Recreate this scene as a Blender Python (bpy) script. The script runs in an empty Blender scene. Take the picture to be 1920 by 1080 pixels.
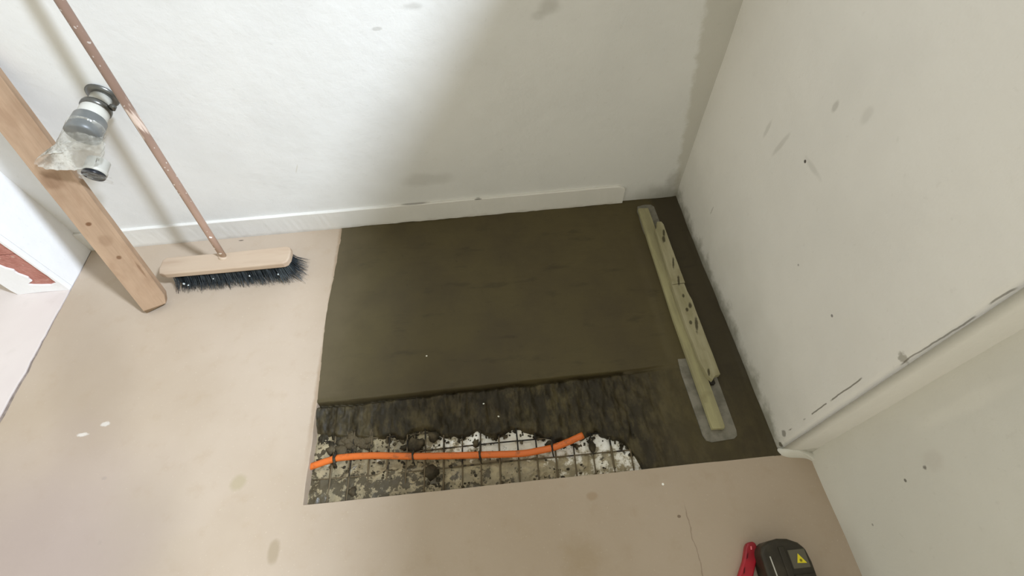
import bpy, bmesh, math, random
import numpy as np
from mathutils import Vector, Matrix, noise
random.seed(7)
SC = bpy.context.scene
COL = SC.collection

# ---------------------------------------------------------------- camera
cam = bpy.data.cameras.new('camera'); co = bpy.data.objects.new('camera', cam); COL.objects.link(co)
cam.lens = 16.737; cam.sensor_width = 36; cam.clip_start = 0.02
R = ((0.99538124, -0.09027518, -0.03265852), (-0.09282912, -0.81836438, -0.56715297), (0.02447327, 0.56756509, -0.82296472))
mw = Matrix.Identity(4)
for i in range(3):
    mw[i][0] = R[0][i]; mw[i][1] = -R[1][i]; mw[i][2] = -R[2][i]
mw[0][3], mw[1][3], mw[2][3] = -0.82113806, -1.47105778, 1.55
co.matrix_world = mw
SC.camera = co

# ---------------------------------------------------------------- world, lamps, exposure
W = bpy.data.worlds.new('world'); SC.world = W; W.use_nodes = True
bg = W.node_tree.nodes['Background']
bg.inputs[0].default_value = (1.0, 0.975, 0.82, 1); bg.inputs[1].default_value = 0.94

def area(name, loc, target, size, power, color, shape='DISK', size_y=None):
    l = bpy.data.lights.new(name, 'AREA'); l.shape = shape; l.size = size; l.energy = power; l.color = color
    if size_y: l.size_y = size_y
    o = bpy.data.objects.new(name, l); COL.objects.link(o); o.location = loc
    o.rotation_euler = (Vector(target) - Vector(loc)).to_track_quat('-Z', 'Y').to_euler()
    return o
# main lamp of the neighbouring room, shining in over the top of the right wall
area('lamp_over_wall', (1.5, -2.05, 3.97), (-1.9, -0.4, 0.3), 0.43, 368, (0.83, 0.94, 1.10))
# daylight from the room on the left, coming past the pier
area('doorway_daylight', (-4.3, 1.75, 2.1), (-2.6, -0.5, 0.0), 0.35, 14, (0.92, 0.96, 1.0))

vs = SC.view_settings
SC.display_settings.display_device = 'sRGB'
vs.view_transform = 'Standard'; vs.look = 'None'; vs.exposure = 0.0; vs.gamma = 1.0; vs.use_curve_mapping = False

# ---------------------------------------------------------------- helpers
def srgb(r, g, b):
    f = lambda c: (c/255/12.92) if c/255 <= 0.04045 else ((c/255+0.055)/1.055)**2.4
    return (f(r), f(g), f(b), 1)

class NT:
    def __init__(s, name):
        s.m = bpy.data.materials.new(name); s.m.use_nodes = True
        s.t = s.m.node_tree; s.b = s.t.nodes['Principled BSDF']; s.out = s.t.nodes['Material Output']
        s.geo = s.n('ShaderNodeNewGeometry').outputs['Position']   # every wall and floor stands at the world origin, unmoved
        s.obj = s.n('ShaderNodeTexCoord').outputs['Object']
        s.co = s.obj
    def n(s, typ, **kw):
        nd = s.t.nodes.new(typ)
        for k, v in kw.items(): setattr(nd, k, v)
        return nd
    def L(s, a, b): s.t.links.new(a, b)
    def put(s, sock, v):
        if isinstance(v, bpy.types.NodeSocket): s.L(v, sock)
        else: sock.default_value = v
    def math(s, op, a, b=0.0, c=None, clamp=False):
        nd = s.n('ShaderNodeMath', operation=op, use_clamp=clamp)
        s.put(nd.inputs[0], a); s.put(nd.inputs[1], b)
        if c is not None: s.put(nd.inputs[2], c)
        return nd.outputs[0]
    def vmath(s, op, a, b=(0, 0, 0)):
        nd = s.n('ShaderNodeVectorMath', operation=op)
        s.put(nd.inputs[0], a); s.put(nd.inputs[1], b)
        return nd.outputs['Value'] if op in ('LENGTH', 'DOT_PRODUCT') else nd.outputs[0]
    def noise(s, scale, detail=3, rough=0.55, vec=None, stretch=None):
        nd = s.n('ShaderNodeTexNoise'); nd.inputs['Scale'].default_value = scale
        nd.inputs['Detail'].default_value = detail; nd.inputs['Roughness'].default_value = rough
        v = vec or s.co
        if stretch: v = s.vmath('MULTIPLY', v, stretch)
        s.L(v, nd.inputs['Vector']); return nd.outputs[0]
    def ramp(s, v, lo, hi, a=0.0, b=1.0):
        nd = s.n('ShaderNodeMapRange', interpolation_type='SMOOTHSTEP')
        s.put(nd.inputs[0], v)
        for i, x in enumerate((lo, hi, a, b)): s.put(nd.inputs[i+1], x)
        return nd.outputs[0]
    def mix(s, f, a, b):
        nd = s.n('ShaderNodeMix', data_type='RGBA')
        s.put(nd.inputs[0], f); s.put(nd.inputs[6], a); s.put(nd.inputs[7], b); return nd.outputs[2]
    def xyz(s):
        nd = s.n('ShaderNodeSeparateXYZ'); s.L(s.co, nd.inputs[0]); return nd.outputs
    def blob(s, c, r, soft=0.5, jitter=0.6, nscale=30, strength=1.0, rot=None):
        """mask of a mark centred on c with radii r (metres)"""
        d = s.vmath('SUBTRACT', s.co, c)
        if rot:
            vr = s.n('ShaderNodeVectorRotate', rotation_type='AXIS_ANGLE'); s.L(d, vr.inputs['Vector'])
            vr.inputs['Axis'].default_value = rot[0]; vr.inputs['Angle'].default_value = rot[1]; d = vr.outputs[0]
        d = s.vmath('LENGTH', s.vmath('DIVIDE', d, r))
        d = s.math('ADD', d, s.math('MULTIPLY', s.math('SUBTRACT', s.noise(nscale, 2), 0.5), jitter*2))
        return s.ramp(d, 1-soft, 1+soft, strength, 0.0)
    def finish(s, color, rough=0.8, spec=0.3, bump=None, dist=0.002, strength=1.0, metal=0.0):
        s.put(s.b.inputs['Base Color'], color); s.put(s.b.inputs['Roughness'], rough)
        s.b.inputs['Specular IOR Level'].default_value = spec; s.b.inputs['Metallic'].default_value = metal
        if bump is not None:
            bn = s.n('ShaderNodeBump'); bn.inputs['Distance'].default_value = dist; bn.inputs['Strength'].default_value = strength
            s.L(bump, bn.inputs['Height']); s.L(bn.outputs[0], s.b.inputs['Normal'])
        return s.m

def link(name, me, mat=None, parent=None, smooth=False):
    o = bpy.data.objects.new(name, me); COL.objects.link(o)
    if mat: me.materials.append(mat)
    if smooth:
        for p in me.polygons: p.use_smooth = True
    if parent: o.parent = parent
    return o
def from_bm(name, bm, mat=None, parent=None, smooth=False):
    bmesh.ops.recalc_face_normals(bm, faces=bm.faces)
    me = bpy.data.meshes.new(name); bm.to_mesh(me); bm.free()
    return link(name, me, mat, parent, smooth)
def empty(name, loc, label, cat, group=None):
    o = bpy.data.objects.new(name, None); COL.objects.link(o); o.location = loc; o.empty_display_size = 0.05
    return tag(o, label, cat, group)
def tag(o, label=None, cat=None, group=None, kind=None):
    for k, v in (('label', label), ('category', cat), ('group', group), ('kind', kind)):
        if v: o[k] = v
    return o
def struct(o): o['kind'] = 'structure'; return o
def bevel(o, w, seg=2, angle=0.6):
    m = o.modifiers.new('bevel', 'BEVEL'); m.width = w; m.segments = seg; m.limit_method = 'ANGLE'; m.angle_limit = angle
    return o
def prism(bm, pts, z0, z1, axis='z'):
    """extrude a polygon; axis z: pts are (x,y); axis y: pts are (x,z); axis x: pts are (y,z)"""
    def P(p, h):
        return (p[0], p[1], h) if axis == 'z' else ((p[0], h, p[1]) if axis == 'y' else (h, p[0], p[1]))
    a = [bm.verts.new(P(p, z0)) for p in pts]; b = [bm.verts.new(P(p, z1)) for p in pts]
    bm.faces.new(a[::-1]); bm.faces.new(b)
    n = len(pts)
    for i in range(n): bm.faces.new((a[i], a[(i+1) % n], b[(i+1) % n], b[i]))
def box(bm, lo, hi):
    prism(bm, [(lo[0], lo[1]), (hi[0], lo[1]), (hi[0], hi[1]), (lo[0], hi[1])], lo[2], hi[2])
def frame_of(d):
    d = Vector(d).normalized(); u = Vector((0, 0, 1)) if abs(d.z) < 0.9 else Vector((0, 1, 0))
    a = d.cross(u).normalized(); return a, d.cross(a).normalized()
def tube(bm, pts, rad, n=12, cap=True):
    pts = [Vector(p) for p in pts]; rings = []
    a = None
    for i, p in enumerate(pts):
        d = (pts[min(i+1, len(pts)-1)] - pts[max(i-1, 0)]).normalized()
        if a is None: a, b = frame_of(d)
        else:
            a = (a - d*a.dot(d)).normalized(); b = d.cross(a)
        r = rad[i] if isinstance(rad, (list, tuple)) else rad
        rings.append([bm.verts.new(p + a*math.cos(2*math.pi*k/n)*r + b*math.sin(2*math.pi*k/n)*r) for k in range(n)])
    for i in range(len(rings)-1):
        for k in range(n): bm.faces.new((rings[i][k], rings[i][(k+1) % n], rings[i+1][(k+1) % n], rings[i+1][k]))
    if cap: bm.faces.new(rings[0][::-1]); bm.faces.new(rings[-1])
    return rings
def catmull(pts, k=6):
    pts = [Vector(p) for p in pts]; P = [pts[0]*2-pts[1]] + pts + [pts[-1]*2-pts[-2]]; out = []
    for i in range(1, len(P)-2):
        for j in range(k):
            t = j/k; p0, p1, p2, p3 = P[i-1:i+3]
            out.append(0.5*((2*p1)+(p2-p0)*t+(2*p0-5*p1+4*p2-p3)*t*t+(3*p1-p0-3*p2+p3)*t**3))
    out.append(pts[-1]); return out
def ragged(a, b, step, amp, seed, sub=2):
    """points from a to b (2-D), wandering by amp"""
    a = Vector(a); b = Vector(b); n = max(2, int((b-a).length/step)); t = (b-a).normalized(); nn = Vector((-t.y, t.x)); o = []
    for i in range(n):
        p = a.lerp(b, i/n)
        w = 0 if i == 0 else (noise.noise(Vector((i*0.37+seed, seed*3.1, 0)))*1.4 + noise.noise(Vector((i*1.3+seed, 7.7, seed)))*0.6)*amp
        o.append(tuple(p + nn*w))
    return o
def poly_ragged(pts, step, amp, seed):
    o = []
    for i in range(len(pts)-1): o += ragged(pts[i], pts[i+1], step, amp, seed+i*1.7)
    o.append(tuple(pts[-1])); return o
def grid_mesh(name, X, Y, Z):
    """X,Y,Z 2-D arrays"""
    h, w = X.shape
    v = np.stack([X, Y, Z], -1).reshape(-1, 3)
    i = np.arange(h*w).reshape(h, w)
    f = np.stack([i[:-1, :-1], i[:-1, 1:], i[1:, 1:], i[1:, :-1]], -1).reshape(-1, 4)
    me = bpy.data.meshes.new(name); me.vertices.add(len(v)); me.vertices.foreach_set('co', v.astype(np.float32).ravel())
    me.loops.add(f.size); me.loops.foreach_set('vertex_index', f.ravel().astype(np.int32))
    me.polygons.add(len(f)); me.polygons.foreach_set('loop_start', np.arange(0, f.size, 4, dtype=np.int32))
    me.polygons.foreach_set('use_smooth', np.ones(len(f), dtype=bool)); me.update(calc_edges=True); me.validate()
    return me
_rng = np.random.RandomState(3)
_lat = _rng.rand(64, 64)
def vnoise(x, y, s, ox=0.0, oy=0.0):
    x = x*s+ox+1000; y = y*s+oy+1000
    xi = np.floor(x).astype(int); yi = np.floor(y).astype(int); fx = x-xi; fy = y-yi
    fx = fx*fx*(3-2*fx); fy = fy*fy*(3-2*fy); g = lambda a, b: _lat[a % 64, b % 64]
    return (g(xi, yi)*(1-fx)+g(xi+1, yi)*fx)*(1-fy)+(g(xi, yi+1)*(1-fx)+g(xi+1, yi+1)*fx)*fy*1.0 - 0.5
def fbm(x, y, s, o=4, seed=0.0):
    r = 0; a = 1.0
    for k in range(o): r = r + a*vnoise(x, y, s*2**k, seed+k*9.3, seed*2+k*5.1); a *= 0.5
    return r
def sstep(x, a, b): t = np.clip((x-a)/(b-a), 0, 1); return t*t*(3-2*t)

# ---------------------------------------------------------------- materials of the setting
def plaster(name, base, marks=(), extra=None, lines=()):
    s = NT(name); s.co = s.geo
    c = s.mix(s.ramp(s.noise(2.3, 4), 0.35, 0.7), base, tuple(x*0.93 for x in base[:3])+(1,))
    c = s.mix(s.ramp(s.noise(60, 3), 0.62, 0.8, 0, 0.10), c, srgb(150, 144, 128))
    for (p, r, st, colr, kw) in marks: c = s.mix(s.blob(p, r, strength=st, **kw), c, colr)
    if extra: c = extra(s, c)
    b = s.math('ADD', s.math('MULTIPLY', s.noise(5, 3), 1.0), s.math('ADD', s.math('MULTIPLY', s.noise(45, 3), 0.18), s.math('MULTIPLY', s.noise(220, 2), 0.05)))
    return s.finish(c, 0.75, 0.25, b, 0.006, 0.7)
DIRT = srgb(122, 116, 100); DARK = srgb(70, 64, 55)
WHITE = srgb(222, 221, 217)

def back_extra(s, c):
    x, y, z = s.xyz()
    # greyer band up the inner corner, widening upwards
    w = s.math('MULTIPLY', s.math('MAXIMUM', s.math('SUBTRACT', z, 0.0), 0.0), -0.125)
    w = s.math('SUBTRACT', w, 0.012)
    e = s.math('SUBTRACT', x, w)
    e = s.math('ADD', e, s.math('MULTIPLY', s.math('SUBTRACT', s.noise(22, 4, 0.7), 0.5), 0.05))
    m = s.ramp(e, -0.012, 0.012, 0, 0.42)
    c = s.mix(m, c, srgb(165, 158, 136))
    # grime low down beside the wet screed
    g = s.math('MULTIPLY', s.ramp(s.math('ADD', z, s.math('MULTIPLY', s.noise(9, 3), 0.12)), 0.06, 0.16, 0.6, 0), s.ramp(x, -0.3, -0.05))
    return s.mix(g, c, srgb(120, 116, 98))
m_back = plaster('painted_plaster_back', WHITE, [
    ((-0.599, 0.012, 0.855), (0.03, 0.2, 0.020), 0.28, DIRT, dict(soft=0.6, jitter=0.5)),
    ((-0.63, 0.012, 0.83), (0.02, 0.2, 0.012), 0.18, DIRT, dict(soft=0.6)),
    ((-1.118, 0.012, 0.829), (0.016, 0.2, 0.006), 0.3, DIRT, dict(soft=0.3, jitter=0.3)),
    ((-1.0, 0.012, 0.885), (0.03, 0.2, 0.010), 0.25, DIRT, {}),
    ((-1.555, 0.012, 0.335), (0.0018, 0.2, 0.022), 0.6, srgb(195, 190, 175), dict(soft=0.3, jitter=0.2, rot=((0, 1, 0), -0.5))),
    ((-1.08, 0.012, 0.225), (0.09, 0.2, 0.03), 0.18, DIRT, dict(nscale=12)),
    ((-0.032, 0.012, 0.1), (0.03, 0.2, 0.05), 0.35, DIRT, {}),
], back_extra)
def right_extra(s, c):
    x, y, z = s.xyz()
    # splashes of wet mortar along the foot of the wall
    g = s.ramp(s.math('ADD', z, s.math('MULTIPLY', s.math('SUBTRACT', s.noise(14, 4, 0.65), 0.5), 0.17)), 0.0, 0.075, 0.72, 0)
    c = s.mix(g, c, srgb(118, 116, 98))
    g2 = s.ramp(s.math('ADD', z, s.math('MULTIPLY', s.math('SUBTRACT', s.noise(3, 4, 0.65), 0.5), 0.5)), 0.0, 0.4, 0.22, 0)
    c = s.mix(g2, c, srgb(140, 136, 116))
    # cracks in the filler near the outer arris
    def crack(y0, wid, zlo, zhi, nz, thr):
        d = s.math('ABSOLUTE', s.math('SUBTRACT', s.math('ADD', y, s.math('MULTIPLY', s.math('SUBTRACT', s.noise(12, 3, vec=s.co), 0.5), 0.012)), y0))
        m = s.ramp(d, wid*0.4, wid, 1, 0)
        m = s.math('MULTIPLY', m, s.ramp(s.noise(nz, 2, stretch=(1, 0.1, 1)), thr, thr+0.06))
        m = s.math('MULTIPLY', m, s.ramp(z, zlo, zlo+0.02)); return s.math('MULTIPLY', m, s.ramp(z, zhi, zhi+0.05, 1, 0))
    c = s.mix(s.math('MULTIPLY', crack(-1.086, 0.0025, 0.10, 0.5, 16, 0.47), 0.75), c, srgb(95, 88, 72))
    c = s.mix(s.math('MULTIPLY', crack(-1.110, 0.0018, 0.6, 1.2, 9, 0.44), 0.65), c, srgb(95, 88, 72))
    return c
m_right = plaster('painted_plaster_right', srgb(232, 229, 222), [
    ((0, -0.567, 0.692), (0.2, 0.0045, 0.0045), 0.95, DARK, dict(soft=0.3, jitter=0.3)),
    ((0, -0.6, 0.70), (0.2, 0.035, 0.008), 0.18, DIRT, {}),
    ((0, -0.558, 0.848), (0.2, 0.008, 0.014), 0.3, DIRT, dict(soft=0.4, jitter=0.3)),
    ((0, -0.652, 0.892), (0.2, 0.012, 0.018), 0.14, DIRT, {}),
    ((0, -0.452, 0.655), (0.2, 0.008, 0.045), 0.2, DIRT, dict(soft=0.4, jitter=0.3, rot=((1, 0, 0), -0.25))),
    ((0, -0.367, 0.64), (0.2, 0.007, 0.03), 0.2, DIRT, dict(soft=0.4)),
    ((0, -0.282, 0.214), (0.2, 0.003, 0.02), 0.4, DIRT, dict(soft=0.3)),
    ((0, -0.923, 0.502), (0.2, 0.004, 0.004), 0.7, DARK, dict(soft=0.3, jitter=0.2)),
    ((0, -0.748, 0.484), (0.2, 0.003, 0.003), 0.5, DARK, dict(soft=0.3, jitter=0.2)),
    ((0, -1.100, 0.625), (0.2, 0.012, 0.010), 0.6, DIRT, dict(soft=0.4, jitter=0.9, nscale=90)),
    ((0, -1.104, 0.03), (0.2, 0.007, 0.008), 0.95, DARK, dict(soft=0.3)),
    ((0, -1.085, 0.075), (0.2, 0.010, 0.012), 0.6, DARK, dict(soft=0.3, jitter=0.6, nscale=90)),
], right_extra)
m_recess = plaster('painted_plaster_recess', srgb(219, 217, 208), [
    ((0.09, -1.278, 0.41), (0.2, 0.004, 0.005), 0.7, DARK, dict(soft=0.4, nscale=120)),
    ((0.09, -1.27, 0.44), (0.2, 0.02, 0.03), 0.12, srgb(150, 130, 115), {}),
    ((0.09, -1.288, 0.332), (0.2, 0.004, 0.004), 0.8, DARK, dict(soft=0.3, jitter=0.2)),
    ((0.09, -1.2, 0.60), (0.2, 0.015, 0.12), 0.25, srgb(235, 232, 222), dict(nscale=12)),
    ((0.09, -1.34, 0.72), (0.2, 0.012, 0.10), 0.3, srgb(235, 232, 222), dict(nscale=12)),
    ((0.09, -1.356, 0.142), (0.2, 0.003, 0.003), 0.5, DARK, dict(soft=0.3)),
])
m_white = plaster('painted_plaster_white', srgb(240, 240, 240))

def floor_mat():
    s = NT('dusty_screed_floor'); s.co = s.geo
    x, y, z = s.xyz()
    c = s.mix(s.ramp(s.noise(1.6, 4), 0.3, 0.7), srgb(182, 166, 148), srgb(173, 156, 136))
    c = s.mix(s.ramp(s.noise(14, 4, 0.65), 0.5, 0.8, 0, 0.35), c, srgb(166, 146, 120))
    c = s.mix(s.ramp(s.noise(130, 2), 0.66, 0.74, 0, 0.3), c, srgb(206, 192, 172))
    marks = [((-1.697, -1.045, 0), (0.024, 0.022, 1), 0.55, srgb(158, 146, 114), dict(soft=0.35, jitter=0.3)),
             ((-1.548, -1.251, 0), (0.017, 0.030, 1), 0.6, srgb(146, 130, 104), dict(soft=0.3, jitter=0.3)),
             ((-2.265, -0.836, 0), (0.018, 0.006, 1), 0.8, srgb(250, 248, 240), dict(soft=0.4, nscale=90)),
             ((-2.202, -0.806, 0), (0.014, 0.008, 1), 0.7, srgb(245, 245, 238), dict(soft=0.4, nscale=90)),
             ((-1.925, -0.019, 0), (0.011, 0.0028, 1), 0.9, srgb(92, 82, 70), dict(soft=0.3, jitter=0.2)),
             ((-0.383, -1.178, 0), (0.0035, 0.0035, 1), 1.0, srgb(255, 255, 250), dict(soft=0.2, jitter=0.1)),
             ((-0.603, -1.19, 0), (0.018, 0.012, 1), 0.4, srgb(150, 124, 90), dict(soft=0.4)),
             ((-2.134, -0.989, 0), (0.008, 0.005, 1), 0.5, srgb(150, 140, 128), dict(soft=0.4)),
             ((-2.073, -1.178, 0), (0.006, 0.006, 1), 0.5, srgb(150, 142, 128), dict(soft=0.4)),
             ((-2.32, -0.62, 0), (0.13, 0.3, 1), 0.5, srgb(156, 140, 122), dict(soft=0.6, jitter=0.35, nscale=3, rot=((0, 0, 1), -0.55))),  # soft shadow band running out from the pier, painted into the floor colour
             ((-1.98, -1.2, 0), (0.14, 0.18, 1), 0.45, srgb(158, 144, 120), dict(soft=0.7, jitter=0.4, nscale=4)),  # near end of the same painted shadow band
             ((-2.35, -1.35, 0), (0.45, 0.42, 1), 0.7, srgb(158, 142, 136), dict(soft=0.6, jitter=0.3, nscale=3)),  # dimmer light on the near left floor, toned into the colour
             ((-0.66, -1.35, 0), (0.05, 0.05, 1), 0.3, srgb(156, 134, 100), dict(soft=0.7)),
             ((-0.36, -1.27, 0), (0.005, 0.004, 1), 0.8, srgb(110, 92, 74), dict(soft=0.3))]
    for (p, r, st, colr, kw) in marks: c = s.mix(s.blob(p, r, strength=st, **kw), c, colr)
    # fine crack running away from the tools
    d = s.math('ABSOLUTE', s.math('ADD', s.math('SUBTRACT', x, -0.335), s.math('MULTIPLY', s.math('SUBTRACT', s.noise(16, 3), 0.5), 0.03)))
    m = s.math('MULTIPLY', s.ramp(d, 0.0006, 0.002, 0.5, 0), s.ramp(y, -1.27, -1.23, 1, 0))
    c = s.mix(m, c, srgb(120, 102, 84))
    # brownish damp rim next to the cut and the fresh mortar
    n = s.math('MULTIPLY', s.math('SUBTRACT', s.noise(20, 3), 0.5), 0.02)
    e = s.ramp(s.math('ABSOLUTE', s.math('SUBTRACT', s.math('ADD', x, n), -1.49)), 0.002, 0.016, 0.55, 0)
    e = s.math('MULTIPLY', e, s.ramp(y, -1.12, -0.75, 0.0, 1))
    c = s.mix(e, c, srgb(138, 114, 86))
    b = s.math('ADD', s.noise(4, 3), s.math('MULTIPLY', s.noise(70, 3), 0.15))
    return s.finish(c, 0.62, 0.35, b, 0.004, 0.6)
m_floor = floor_mat()
def floor2_mat():
    s = NT('pale_screed_floor'); s.co = s.geo
    c = s.mix(s.ramp(s.noise(1.4, 4), 0.3, 0.7), srgb(218, 208, 202), srgb(206, 195, 190))
    c = s.mix(s.ramp(s.noise(14, 4), 0.55, 0.8, 0, 0.3), c, srgb(190, 180, 172))
    return s.finish(c, 0.7, 0.3, s.noise(6, 4), 0.003, 0.6)
m_floor2 = floor2_mat()
s = NT('joint_dust'); m_joint = s.finish(s.mix(s.ramp(s.noise(40, 4), 0.35, 0.65), srgb(150, 138, 130), srgb(128, 116, 108)), 0.9, 0.1, s.noise(90, 4), 0.003)

# ---------------------------------------------------------------- setting
YB = 0.012      # back wall plane; the skirting face is at y = 0
ZT = 2.0        # top of the right wall
bm = bmesh.new(); box(bm, (-3.2, YB, -0.1), (0.2, YB+0.12, 3.05)); struct(from_bm('wall_back', bm, m_back))
bm = bmesh.new(); box(bm, (-6.0, -5.0, 3.05), (0.0, YB+0.12, 3.15)); struct(from_bm('unseen_ceiling', bm, m_white))  # out of view, added to hold back fill light from overhead
# right wall: a main leaf with a rounded outer arris, then the recess
def wall_grid(name, y0, y1, z0, z1, x, mat, n=90, m=90, amp=0.003, seed=1.0, thick=0.1, arris=False):
    ys = np.linspace(y0, y1, n); zs = np.linspace(z0, z1, m); Y, Z = np.meshgrid(ys, zs)
    X = x + fbm(Y, Z, 3.0, 4, seed)*amp*2
    if arris:
        t = np.clip((-Y - (-y1) + 0.012)/0.012, 0, 1); X = X + 0.006*t**2
    return X, Y, Z
X, Y, Z = wall_grid('w', YB, -1.115, -0.1, ZT, 0.0, None, 120, 120, 0.0022, 2.0, arris=True)
X = np.maximum(X, -0.003)
me = grid_mesh('wall_right', X, Y, Z); wr = struct(link('wall_right', me, m_right))
bm = bmesh.new(); bm.from_mesh(me)
# close the leaf into a solid: return face, top, back
def addquad(bm, p): bm.faces.new([bm.verts.new(q) for q in p])
lastcol = [v for v in bm.verts if abs(v.co.y+1.115) < 1e-5]; lastcol.sort(key=lambda v: v.co.z)
ret = [bm.verts.new((0.092, -1.135, v.co.z)) for v in lastcol]
mid = [bm.verts.new((0.030, -1.126 + 0.002*noise.noise(Vector((0, 0, v.co.z*9))), v.co.z)) for v in lastcol]
for i in range(len(lastcol)-1):
    bm.faces.new((lastcol[i], lastcol[i+1], mid[i+1], mid[i])); bm.faces.new((mid[i], mid[i+1], ret[i+1], ret[i]))
addquad(bm, [(-0.003, YB, ZT), (0.2, YB, ZT), (0.2, -1.135, ZT), (-0.0, -1.115, ZT)])
addquad(bm, [(0.2, YB, -0.1), (0.2, YB, ZT), (0.2, -1.135, ZT), (0.2, -1.135, -0.1)])
for f in bm.faces: f.smooth = False
bm.to_mesh(me); bm.free()
for p in me.polygons: p.use_smooth = True
me.update()
X, Y, Z = wall_grid('w', -1.130, -3.2, -0.1, ZT, 0.09, None, 120, 90, 0.003, 6.0)
bmq = grid_mesh('wall_right_recess', X, Y, Z); wq = struct(link('wall_right_recess', bmq, m_recess))
bm = bmesh.new(); bm.from_mesh(bmq)
addquad(bm, [(0.09, -1.13, ZT), (0.2, -1.13, ZT), (0.2, -3.2, ZT), (0.09, -3.2, ZT)])
addquad(bm, [(0.2, -1.13, -0.1), (0.2, -1.13, ZT), (0.2, -3.2, ZT), (0.2, -3.2, -0.1)])
addquad(bm, [(0.09, -3.2, -0.1), (0.2, -3.2, -0.1), (0.2, -3.2, ZT), (0.09, -3.2, ZT)])
bm.to_mesh(bmq); bm.free(); bmq.update()
# small plaster toe where the leaf meets the floor
bm = bmesh.new()
toe = [(-0.008, -1.108), (0.0, -1.128), (0.02, -1.140), (0.05, -1.143), (0.085, -1.147), (0.098, -1.165), (0.12, -1.17), (0.12, -1.12), (0.02, -1.10)]
a = [bm.verts.new((p[0], p[1], -0.02)) for p in toe]; b = [bm.verts.new((p[0], p[1], 0.010 + 0.003*math.sin(i*2))) for i, p in enumerate(toe)]
cx = bm.verts.new((0.03, -1.122, 0.05))
for i in range(len(toe)):
    j = (i+1) % len(toe); bm.faces.new((a[i], a[j], b[j], b[i])); bm.faces.new((b[i], b[j], cx))
t = struct(from_bm('trim_1', bm, m_recess, smooth=True)); sm = t.modifiers.new('s', 'SUBSURF'); sm.levels = sm.render_levels = 2

# skirting of hard plaster on the back wall: proud, wavy foot, ends short of the corner
bm = bmesh.new()
xs = np.linspace(-2.60, -0.245, 160); ra = []; 
for i, xx in enumerate(xs):
    n1 = noise.noise(Vector((xx*7, 1, 0))); n2 = noise.noise(Vector((xx*30, 5, 0)))
    zt = 0.103 + 0.0015*n1 - (0.012 if False else 0)
    yf = 0.0 + 0.0012*n1
    zb = 0.002 + 0.008*max(0, n1) + 0.003*n2 if xx > -1.49 else -0.002
    end = max(0, (xx+0.275)/0.03); zt -= 0.018*end**2
    ra.append([bm.verts.new(p) for p in ((xx, YB+0.004, zt), (xx, yf+0.003, zt), (xx, yf, zt-0.003), (xx, yf-0.002*abs(n2), 0.05), (xx, yf-0.001, zb), (xx, YB+0.004, zb))])
for i in range(len(ra)-1):
    for k in range(6): bm.faces.new((ra[i][k], ra[i][(k+1) % 6], ra[i+1][(k+1) % 6], ra[i+1][k]))
bm.faces.new(ra[0]); bm.faces.new(ra[-1][::-1])
m_skirt = plaster('skirting_plaster', srgb(222, 219, 212), [((-0.88, 0, 0.101), (0.015, 0.2, 0.002), 0.8, DARK, dict(soft=0.3, jitter=0.2)),
    ((-1.15, 0, 0.103), (0.05, 0.2, 0.0015), 0.5, DARK, dict(soft=0.3, jitter=0.3))],
    lambda s, c: s.mix(s.ramp(s.math('ADD', s.xyz()[2], s.math('MULTIPLY', s.noise(18, 3), 0.03)), 0.012, 0.035, 0.35, 0), c, srgb(150, 138, 118)))
struct(from_bm('baseboard_back', bm, m_skirt))

# floors
left_cut = [(-1.488, YB), (-1.487, -0.05), (-1.492, -0.25), (-1.499, -0.42), (-1.497, -0.52), (-1.489, -0.68), (-1.484, -0.79), (-1.486, -0.86), (-1.482, -0.95), (-1.484, -1.05), (-1.482, -1.131)]
L1 = poly_ragged(left_cut, 0.02, 0.0022, 3.0)
joint = [(-2.572, YB), (-2.572, -0.23), (-2.573, -0.4), (-2.570, -0.55), (-2.572, -0.70), (-2.578, -0.9), (-2.575, -1.4), (-2.575, -3.2)]
J1 = poly_ragged(joint, 0.02, 0.0028, 9.0)
jw = lambda y: 0.004 + 0.012*min(1, max(0, (-y-0.25)/0.5))
J2 = [(x - jw(y) - 0.002*abs(noise.noise(Vector((y*40, 2, 2)))), y) for x, y in J1]
bm = bmesh.new()
pts = [(-2.572, YB+0.05)] + J1 + [(0.15, -3.2), (0.15, -1.1385), (0.06, -1.1375), (0.0, -1.128)] + \
      ragged((-0.012, -1.128), (-1.470, -1.131), 0.05, 0.0007, 5.0) + L1[::-1] + [(-1.488, YB+0.05)]
prism(bm, pts, -0.12, 0.0)
fl = struct(from_bm('floor', bm, m_floor)); bevel(fl, 0.0015, 2, 1.0)
bm = bmesh.new()
prism(bm, [(-2.576, YB+0.3)] + J2 + [(-4.6, -3.2), (-4.6, 2.2), (-2.576, 2.2)], -0.12, 0.001)
fl2 = struct(from_bm('floor_left', bm, m_floor2)); bevel(fl2, 0.0015, 2, 1.0)
bm = bmesh.new()
prism(bm, [(-2.565, -0.2), (-2.565, -3.2), (-2.61, -3.2), (-2.61, -0.2)], -0.05, -0.004)
struct(from_bm('trim_2', bm, m_joint))

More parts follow.
